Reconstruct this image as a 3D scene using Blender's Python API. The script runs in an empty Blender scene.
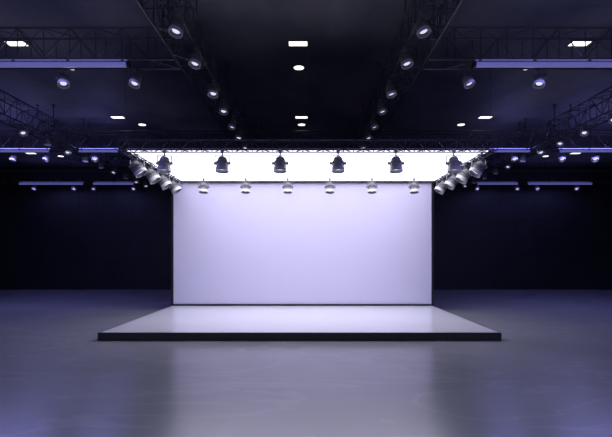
import bpy, bmesh, math, random
from mathutils import Vector, Matrix, Euler
random.seed(3)
S = bpy.context.scene
S.view_settings.view_transform = 'Standard'
S.view_settings.look = 'None'
CAMZ = 2.1
CEIL = CAMZ + 5.6

# ---------------- materials ----------------
def mat(name, col, rough=0.5, metal=0.0, emis=None, estr=0.0, spec=0.5):
    m = bpy.data.materials.new(name); m.use_nodes = True
    b = m.node_tree.nodes['Principled BSDF']
    b.inputs['Base Color'].default_value = (*col, 1)
    b.inputs['Roughness'].default_value = rough
    b.inputs['Metallic'].default_value = metal
    b.inputs['Specular IOR Level'].default_value = spec
    if emis:
        b.inputs['Emission Color'].default_value = (*emis, 1)
        b.inputs['Emission Strength'].default_value = estr
    return m

def noise_mix(m, c1, c2, scale, detail=6, lo=0.35, hi=0.65, dist=0.0, stretch=(1,1,1)):
    nt = m.node_tree; N = nt.nodes; L = nt.links
    b = N['Principled BSDF']
    tc = N.new('ShaderNodeTexCoord'); mp = N.new('ShaderNodeMapping')
    mp.inputs['Scale'].default_value = stretch
    n = N.new('ShaderNodeTexNoise'); n.inputs['Scale'].default_value = scale
    n.inputs['Detail'].default_value = detail; n.inputs['Distortion'].default_value = dist
    r = N.new('ShaderNodeValToRGB')
    r.color_ramp.elements[0].position = lo; r.color_ramp.elements[0].color = (*c1, 1)
    r.color_ramp.elements[1].position = hi; r.color_ramp.elements[1].color = (*c2, 1)
    L.new(tc.outputs['Object'], mp.inputs['Vector']); L.new(mp.outputs[0], n.inputs['Vector'])
    L.new(n.outputs['Fac'], r.inputs['Fac']); L.new(r.outputs['Color'], b.inputs['Base Color'])
    return n, r, mp

M_black = mat('black_metal', (0.03, 0.03, 0.04), 0.4, 0.3)
M_truss = mat('truss_metal', (0.07, 0.07, 0.085), 0.35, 0.5)
M_trussc = mat('canopy_truss_metal', (0.09, 0.085, 0.12), 0.35, 0.6)
M_body = mat('spotlight_body', (0.16, 0.16, 0.18), 0.4, 0.1)
M_bodyc = mat('spotlight_body_lightened', (0.42, 0.42, 0.45), 0.35, 0.1)  # raised grey stands in for front light on the backlit front row
M_rim = mat('spotlight_rim', (0.6, 0.6, 0.63), 0.3, 0.1)
M_lens = mat('spotlight_lens', (0.5, 0.5, 0.6), 0.1, 0, (0.72, 0.72, 1.0), 1.0)
M_lensd = mat('canopy_spotlight_lens', (0.8, 0.8, 0.9), 0.1, 0, (0.85, 0.85, 1.0), 0.8)
M_white = mat('stage_top_white', (0.84, 0.84, 0.88), 0.16)
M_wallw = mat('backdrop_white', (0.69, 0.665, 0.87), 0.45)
M_frame = mat('black_frame', (0.012, 0.012, 0.016), 0.35)
M_panel = mat('lightbox_fabric', (0.9, 0.9, 0.95), 0.6, 0, (0.93, 0.91, 1.0), 2.6)
M_bar = mat('blue_light_bar', (0.3, 0.28, 0.5), 0.3, 0, (0.16, 0.16, 0.50), 0.5)
M_down = mat('downlight_glow', (1, 1, 1), 0.5, 0, (1.0, 0.97, 0.92), 1.8)
M_trim = mat('downlight_trim', (0.05, 0.05, 0.06), 0.5)

# marble floor
M_floor = mat('marble_floor', (0.4, 0.4, 0.45), 0.22)
n, r, mp = noise_mix(M_floor, (0.27, 0.28, 0.295), (0.335, 0.34, 0.355), 0.35, 8, 0.3, 0.7, 0.6)
nt = M_floor.node_tree; b = nt.nodes['Principled BSDF']
n2 = nt.nodes.new('ShaderNodeTexNoise'); n2.inputs['Scale'].default_value = 0.4
n2.inputs['Detail'].default_value = 9; n2.inputs['Distortion'].default_value = 1.0
mp2 = nt.nodes.new('ShaderNodeMapping'); mp2.inputs['Rotation'].default_value = (0, 0, 0.5)
mp2.inputs['Scale'].default_value = (0.6, 1.6, 1)
nt.links.new(nt.nodes['Texture Coordinate'].outputs['Object'], mp2.inputs['Vector'])
nt.links.new(mp2.outputs[0], n2.inputs['Vector'])
r2 = nt.nodes.new('ShaderNodeValToRGB')
e = r2.color_ramp.elements
e[0].position = 0.48; e[0].color = (0, 0, 0, 1); e[1].position = 0.5; e[1].color = (1, 1, 1, 1)
e3 = e.new(0.52); e3.color = (0, 0, 0, 1)
nt.links.new(n2.outputs['Fac'], r2.inputs['Fac'])
mx = nt.nodes.new('ShaderNodeMixRGB'); mx.blend_type = 'MIX'
mul = nt.nodes.new('ShaderNodeMath'); mul.operation = 'MULTIPLY'; mul.inputs[1].default_value = 0.3
nt.links.new(r2.outputs['Color'], mul.inputs[0]); nt.links.new(mul.outputs[0], mx.inputs['Fac'])
nt.links.new(r.outputs['Color'], mx.inputs['Color1']); mx.inputs['Color2'].default_value = (0.45, 0.45, 0.48, 1)
nt.links.new(mx.outputs[0], b.inputs['Base Color'])

M_ceil = mat('dark_concrete_ceiling', (0.05, 0.05, 0.06), 0.6)
noise_mix(M_ceil, (0.06, 0.066, 0.085), (0.19, 0.185, 0.19), 0.45, 8, 0.35, 0.7, 0.3, (1, 0.7, 1))
M_hall = mat('dark_wall_panels', (0.03, 0.035, 0.07), 0.5)
noise_mix(M_hall, (0.009, 0.010, 0.014), (0.015, 0.016, 0.022), 0.8, 4)
M_joint = mat('wall_panel_joint', (0.022, 0.022, 0.034), 0.4)

# ---------------- mesh helpers ----------------
def new_obj(name, bm, mats, loc=(0, 0, 0), parent=None, smooth=False):
    me = bpy.data.meshes.new(name); bm.to_mesh(me); bm.free()
    for m in mats: me.materials.append(m)
    if smooth:
        for p in me.polygons: p.use_smooth = True
    o = bpy.data.objects.new(name, me); o.location = loc
    S.collection.objects.link(o)
    if parent: o.parent = parent
    return o

def box(bm, x0, x1, y0, y1, z0, z1, mi=0):
    v = [bm.verts.new(p) for p in [(x0,y0,z0),(x1,y0,z0),(x1,y1,z0),(x0,y1,z0),(x0,y0,z1),(x1,y0,z1),(x1,y1,z1),(x0,y1,z1)]]
    fs = []
    for q in [(0,3,2,1),(4,5,6,7),(0,1,5,4),(1,2,6,5),(2,3,7,6),(3,0,4,7)]:
        f = bm.faces.new([v[i] for i in q]); f.material_index = mi; fs.append(f)
    return fs

def tube(bm, a, b_, r, seg=6, mi=0, r2=None, caps=True):
    a = Vector(a); b_ = Vector(b_); d = b_ - a
    if d.length < 1e-6: return
    r2 = r if r2 is None else r2
    q = d.to_track_quat('Z', 'Y')
    A = []; B = []
    for i in range(seg):
        t = 2*math.pi*i/seg
        c = Vector((math.cos(t), math.sin(t), 0))
        A.append(bm.verts.new(a + q @ (c*r))); B.append(bm.verts.new(b_ + q @ (c*r2)))
    for i in range(seg):
        j = (i+1) % seg
        f = bm.faces.new([A[i], A[j], B[j], B[i]]); f.material_index = mi
    if caps:
        f = bm.faces.new(A[::-1]); f.material_index = mi
        f = bm.faces.new(B); f.material_index = mi

def truss_into(bm, p0, p1, w, h, bay, rc=0.025, rl=0.011, mi=0):
    """box truss; p0,p1 = centre line of the BOTTOM; runs along x or y"""
    p0 = Vector(p0); p1 = Vector(p1); d = (p1-p0); L = d.length; d.normalize()
    s = Vector((-d.y, d.x, 0)); up = Vector((0, 0, 1))
    n = max(1, round(L/bay))
    cor = [(-w/2, 0), (w/2, 0), (-w/2, h), (w/2, h)]
    def P(i, c): return p0 + d*(L*i/n) + s*cor[c][0] + up*cor[c][1]
    for c in range(4): tube(bm, P(0, c), P(n, c), rc, 8, mi)
    for i in range(n+1):
        for a, b_ in ((0,1),(2,3),(0,2),(1,3)):
            tube(bm, P(i, a), P(i, b_), rl, 5, mi, caps=False)
        if i < n:
            for a, b_ in ((0,2),(1,3),(0,1),(2,3)):
                if i % 2: a, b_ = b_, a
                tube(bm, P(i, a), P(i+1, b_), rl, 5, mi, caps=False)

def hang_truss(name, p0, p1, w=0.5, h=0.7, bay=0.6, every=3.5):
    bm = bmesh.new()
    truss_into(bm, p0, p1, w, h, bay)
    P0 = Vector(p0); P1 = Vector(p1); L = (P1-P0).length; d = (P1-P0).normalized(); s = Vector((-d.y, d.x, 0))
    k = max(2, int(L/every)+1)
    for i in range(k):
        c = P0 + d*(0.25 + (L-0.5)*i/(k-1))
        for sg in (-1, 1):
            a = c + s*(sg*w/2); a.z = P0.z + h
            b_ = a.copy(); b_.z = CEIL
            tube(bm, a, b_, 0.018, 6)
            tube(bm, b_ - Vector((0,0,0.03)), b_, 0.07, 10)
    return new_obj(name, bm, [M_truss])

# ---------------- room ----------------
XW, Y0, Y1 = 21.0, -5.0, 28.0
bm = bmesh.new(); box(bm, -XW, XW, Y0, Y1, -0.2, 0); new_obj('floor', bm, [M_floor])
bm = bmesh.new(); box(bm, -XW, XW, Y0, Y1, CEIL, CEIL+0.2)
new_obj('ceiling', bm, [M_ceil])
def wallpanel(name, x0, x1, y0, y1, axis):
    bm = bmesh.new(); box(bm, x0, x1, y0, y1, 0, CEIL)
    st = 1.1; t = 0.014
    if axis == 'x':
        x = x0
        while x < x1: box(bm, x-t, x+t, y0-0.015, y0, 0, CEIL, 1); x += st
        z = st
        while z < CEIL: box(bm, x0, x1, y0-0.015, y0, z-t, z+t, 1); z += st
    else:
        xi, sg = (x1, 1) if x1 < 0 else (x0, -1)
        a, b_ = sorted((xi, xi+sg*0.015))
        y = y0
        while y < y1: box(bm, a, b_, y-t, y+t, 0, CEIL, 1); y += st
        z = st
        while z < CEIL: box(bm, a, b_, y0, y1, z-t, z+t, 1); z += st
    new_obj(name, bm, [M_hall, M_joint])
wallpanel('wall_back', -XW, XW, Y1, Y1+0.2, 'x')
wallpanel('wall_left', -XW-0.2, -XW, Y0, Y1, 'y')
wallpanel('wall_right', XW, XW+0.2, Y0, Y1, 'y')

HC = -0.15
# ---------------- stage ----------------
PX = -0.21; YF, YB = 11.07, 17.45
bm = bmesh.new()
box(bm, PX-5.0, PX+5.0, YF, YB, 0.0, 0.185, 0)
box(bm, PX-4.95, PX+4.95, YF+0.05, YB-0.05, 0.185, 0.2, 1)
o = new_obj('stage_platform', bm, [M_frame, M_white])
bm = bmesh.new()
for a in ((PX-5, PX-4.95, YF, YB), (PX+4.95, PX+5, YF, YB), (PX-4.95, PX+4.95, YF, YF+0.05), (PX-4.95, PX+4.95, YB-0.05, YB)):
    box(bm, a[0], a[1], a[2], a[3], 0.185, 0.2)
rim = new_obj('platform_rim', bm, [M_frame]); rim.parent = o

ZT = CAMZ + 2.79; ZS = 0.2005
bm = bmesh.new()
box(bm, PX-4.92, PX+4.92, 17.06, 17.26, 0.27, ZT, 1)
for a in ((PX-5.0, PX-4.92), (PX+4.92, PX+5.0)):
    box(bm, a[0], a[1], 17.02, 17.3, ZS, ZT, 0)
box(bm, PX-4.92, PX+4.92, 17.02, 17.3, ZS, 0.27, 0)
box(bm, PX-4.92, PX+4.92, 17.26, 17.3, 0.27, ZT, 0)
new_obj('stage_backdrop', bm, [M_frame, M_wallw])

# ---------------- canopy ----------------
can = bpy.data.objects.new('lighting_canopy', None); S.collection.objects.link(can)
ZB = CAMZ + 2.80
YC0, YC1 = 11.8, 17.0
bm = bmesh.new()
w, h = 0.26, 0.27
truss_into(bm, (-5, YC0+w/2, ZB), (5, YC0+w/2, ZB), w, h, 0.27, 0.02, 0.010)
truss_into(bm, (-5, YC1-w/2, ZB), (5, YC1-w/2, ZB), w, h, 0.27, 0.02, 0.010)
for x in (-5+w/2, 5-w/2):
    truss_into(bm, (x, YC0+w, ZB), (x, YC1-w, ZB), w, h, 0.27, 0.02, 0.010)
for x in (-2.5, 0, 2.5):
    truss_into(bm, (x, YC0+w, ZB+0.1), (x, YC1-w, ZB+0.1), w, h-0.1, 0.4, 0.015, 0.008)
for x in (-4.87, 0, 4.87):
    for y in (YC0+w/2, YC1-w/2):
        tube(bm, (x, y, ZB+h), (x, y, CEIL), 0.006, 6)
new_obj('canopy_truss', bm, [M_trussc], parent=can)
bm = bmesh.new()
fs = box(bm, -4.86, 4.86, YC0+0.14, YC1-0.1, ZB+0.03, ZB+0.07, 0)
fs[0].material_index = 1
new_obj('lightbox_panel', bm, [M_white, M_panel], parent=can)

# ---------------- spotlights ----------------
def spot(hang, tilt=0, yaw=0, sc=1.0, lens=None, name='stage_spotlight', tiltx=0, body=None, energy=0):
    """hang = point of truss chord underside; body pointing down then rotated"""
    lens = lens or M_lens
    bm = bmesh.new()
    box(bm, -0.035, 0.035, -0.04, 0.04, -0.03, 0.05, 0)
    tube(bm, (0, 0, -0.09), (0, 0, -0.02), 0.018, 8, 0)
    box(bm, -0.165, 0.165, -0.022, 0.022, -0.10, -0.085, 0)
    for sx in (-1, 1):
        a, b_ = sorted((sx*0.165, sx*0.150))
        box(bm, a, b_, -0.022, 0.022, -0.29, -0.085, 0)
        tube(bm, (sx*0.135, 0, -0.26), (sx*0.185, 0, -0.26), 0.03, 10, 0)
    yv = set(bm.verts)
    # r, z, material : rear cap, housing, front barrel, hood, recessed reflector, lens
    prof = [(0.0, 0.14, 0), (0.055, 0.14, 0), (0.085, 0.13, 0), (0.105, 0.10, 0), (0.11, 0.05, 0), (0.125, 0.045, 0), (0.13, -0.03, 0),
            (0.135, -0.035, 0), (0.135, -0.10, 0), (0.150, -0.105, 1), (0.150, -0.185, 1), (0.138, -0.185, 1), (0.125, -0.14, 0), (0.085, -0.115, 0), (0.08, -0.125, 2), (0.0, -0.135, 2)]
    seg = 20; rings = []
    for (r_, z, m_) in prof:
        if r_ == 0: rings.append([bm.verts.new((0, 0, z))])
        else: rings.append([bm.verts.new((r_*math.cos(2*math.pi*i/seg), r_*math.sin(2*math.pi*i/seg), z)) for i in range(seg)])
    for k in range(len(rings)-1):
        A, B = rings[k], rings[k+1]; mi = prof[k+1][2]
        for i in range(seg):
            j = (i+1) % seg
            if len(A) == 1: f = bm.faces.new([A[0], B[i], B[j]])
            elif len(B) == 1: f = bm.faces.new([A[i], B[0], A[j]])
            else: f = bm.faces.new([A[i], B[i], B[j], A[j]])
            f.material_index = mi
    for z in (0.02, 0.0, -0.02): tube(bm, (0, 0, z-0.004), (0, 0, z+0.004), 0.142, 20, 0)
    R = Euler((math.radians(tilt), math.radians(tiltx), 0)).to_matrix()
    piv = Vector((0, 0, -0.26))
    for v in bm.verts:
        if v not in yv: v.co = piv + R @ v.co
    bmesh.ops.scale(bm, vec=(sc, sc, sc), verts=bm.verts)
    bmesh.ops.recalc_face_normals(bm, faces=bm.faces)
    o = new_obj(name, bm, [body or M_body, M_rim, lens])
    o.location = hang; o.rotation_euler = (0, 0, math.radians(yaw))
    if energy:
        ld = bpy.data.lights.new('front_floor_fill', 'SPOT'); ld.energy = energy; ld.color = (0.66, 0.67, 1.0)  # added fill inside the nearest, out-of-view spotlights, lightens the front floor
        ld.spot_size = math.radians(120); ld.spot_blend = 1.0; ld.shadow_soft_size = 0.08
        lo = bpy.data.objects.new('front_floor_fill', ld); S.collection.objects.link(lo); lo.parent = o
        lo.location = (piv + R @ Vector((0, 0, -0.20))) * sc
        lo.rotation_euler = R.to_euler()
    return o

for i in range(6):
    x = (i-2.5)*1.53 + 0.03
    spot((x, YC0+0.02, ZB-0.04), tilt=-8, sc=1.2, lens=M_lensd, body=M_bodyc)
for i in range(6):
    x = (i-2.5)*1.53 + 0.03
    spot((x, 16.25, ZB-0.04+0.03), tilt=-12, sc=1.1, lens=M_lensd, body=M_body)
for sx in (-1, 1):
    for k in range(4):
        spot((sx*4.72, 12.35+k*1.12, ZB-0.04), tilt=0, tiltx=sx*35, yaw=0, sc=1.2, lens=M_lensd, body=M_body)

# ---------------- hall trusses ----------------
ZH = CAMZ + 4.4
for x in (HC-2.5, HC+2.5):
    hang_truss('ceiling_truss', (x, 2.0, ZH), (x, 27.6, ZH), 0.6, 0.7)
for x in (HC-9.6, HC+9.6):
    hang_truss('ceiling_truss', (x, 2.0, ZH), (x, 27.6, ZH), 0.6, 0.7)
rows = [10.25, 18.5, 26.8]
for ri, y in enumerate(rows):
    segs = [(-9.27, -2.85), (2.85, 9.27), (-18.5, -9.95), (9.95, 18.5)]
    if ri > 0: segs.append((-2.15, 2.15))
    for a, b_ in segs:
        hang_truss('ceiling_truss', (HC+a, y, ZH), (HC+b_, y, ZH), 0.5, 0.7)

def lightbar(x0, x1, y, light=0):
    bm = bmesh.new()
    z = ZH-0.12; rr = 0.06 if y < 12 else 0.045
    tube(bm, (x0, y, z), (x1, y, z), rr, 12, 1)
    tube(bm, (x0-0.06, y, z), (x0, y, z), rr+0.01, 12, 0); tube(bm, (x1, y, z), (x1+0.06, y, z), rr+0.01, 12, 0)
    n = max(2, int((x1-x0)/1.2)+1)
    for i in range(n):
        x = x0 + 0.1 + (x1-x0-0.2)*i/(n-1)
        box(bm, x-0.03, x+0.03, y-0.03, y+0.03, z+0.04, ZH-0.03, 0)
    o = new_obj('light_bar', bm, [M_black, M_bar])
    for dz, rx, en in ((-0.08, 0, light), (0.075, math.pi, light*0.3)):
        ld = bpy.data.lights.new('bar_glow', 'AREA'); ld.shape = 'RECTANGLE'; ld.size = x1-x0; ld.size_y = 0.12
        ld.energy = en; ld.color = (0.29, 0.28, 1.0)
        lo = bpy.data.objects.new('bar_glow', ld); S.collection.objects.link(lo)
        lo.location = ((x0+x1)/2, y, z+dz); lo.rotation_euler = (rx, 0, 0); lo.parent = o
    return o
for sx in (-1, 1):
    def LB(a, b_, y, e):
        a, b_ = sorted((HC+sx*a, HC+sx*b_)); lightbar(a, b_, y, e)
    LB(3.9, 9.0, 10.0, 35)
    LB(10.2, 15.5, 10.0, 80)
    LB(7.6, 9.2, 18.25, 50)
    LB(10.4, 14.0, 18.25, 150)
    LB(10.2, 12.6, 26.55, 20)
    LB(13.2, 17.0, 26.55, 30)

ys = [3.8, 5.2, 6.6, 8.05, 9.4, 11.15, 12.5, 14.0, 15.3, 16.7, 20.0, 22.0]
for sx in (-1, 1):
    for k, y in enumerate(ys):
        spot((HC+sx*2.2, y, ZH-0.04), tilt=-18, yaw=sx*random.uniform(10, 60), sc=0.85, energy=170 if y < 6 else 0)
    for k in range(10):
        y = 13.4 + k*1.4
        spot((HC+sx*9.3, y, ZH-0.04), tilt=random.choice((20,-25,-30)), yaw=-sx*random.uniform(-20, 60), sc=0.8)
    for x in (3.9, 5.6, 8.8):
        spot((HC+sx*x, 10.5, ZH-0.04), tilt=-22, yaw=random.uniform(-60, 60), sc=0.85)
    for x in (4.0, 6.4, 8.8, 10.8, 12.2, 15.0):
        spot((HC+sx*x, 18.75, ZH-0.04), tilt=random.choice((-30, -20, 20)), yaw=random.uniform(-50, 50), sc=0.85)
    for x in (10.4, 12.8, 14.0, 16.4):
        spot((HC+sx*x, 27.05, ZH-0.04), tilt=-30, yaw=random.uniform(-40, 40), sc=0.85)

# ---------------- downlights ----------------
for y in (5.5, 11.75, 18.0, 24.3):
    for k in (-2, -1, 0, 1, 2):
        x = -0.26 + 7.4*k
        bm = bmesh.new()
        box(bm, -0.28, 0.28, -0.16, 0.16, -0.02, 0.0, 0)
        box(bm, -0.24, 0.24, -0.12, 0.12, -0.025, -0.02, 1)
        new_obj('ceiling_panel_light', bm, [M_trim, M_down], (x, y, CEIL))
for y in (7.3, 13.25, 19.0, 25.0):
    for k in (-2, -1, 0, 1, 2):
        x = -0.27 + 6.78*k
        bm = bmesh.new()
        tube(bm, (0, 0, -0.02), (0, 0, 0), 0.19, 24, 0)
        tube(bm, (0, 0, -0.026), (0, 0, -0.02), 0.15, 24, 1)
        new_obj('recessed_downlight', bm, [M_trim, M_down], (x, y, CEIL))

# ---------------- world ----------------
W = bpy.data.worlds.new('world'); S.world = W; W.use_nodes = True
W.node_tree.nodes['Background'].inputs[0].default_value = (0.43, 0.43, 0.78, 1)
W.node_tree.nodes['Background'].inputs[1].default_value = 0.45

# ---------------- camera ----------------
cd = bpy.data.cameras.new('camera'); cam = bpy.data.objects.new('camera', cd); S.collection.objects.link(cam)
cam.location = (0, 0, CAMZ); cam.rotation_euler = (math.radians(90), 0, 0)
cd.sensor_width = 36; cd.lens = 36*447/612
cd.shift_x = -2/612; cd.shift_y = 37.5/612
S.camera = cam
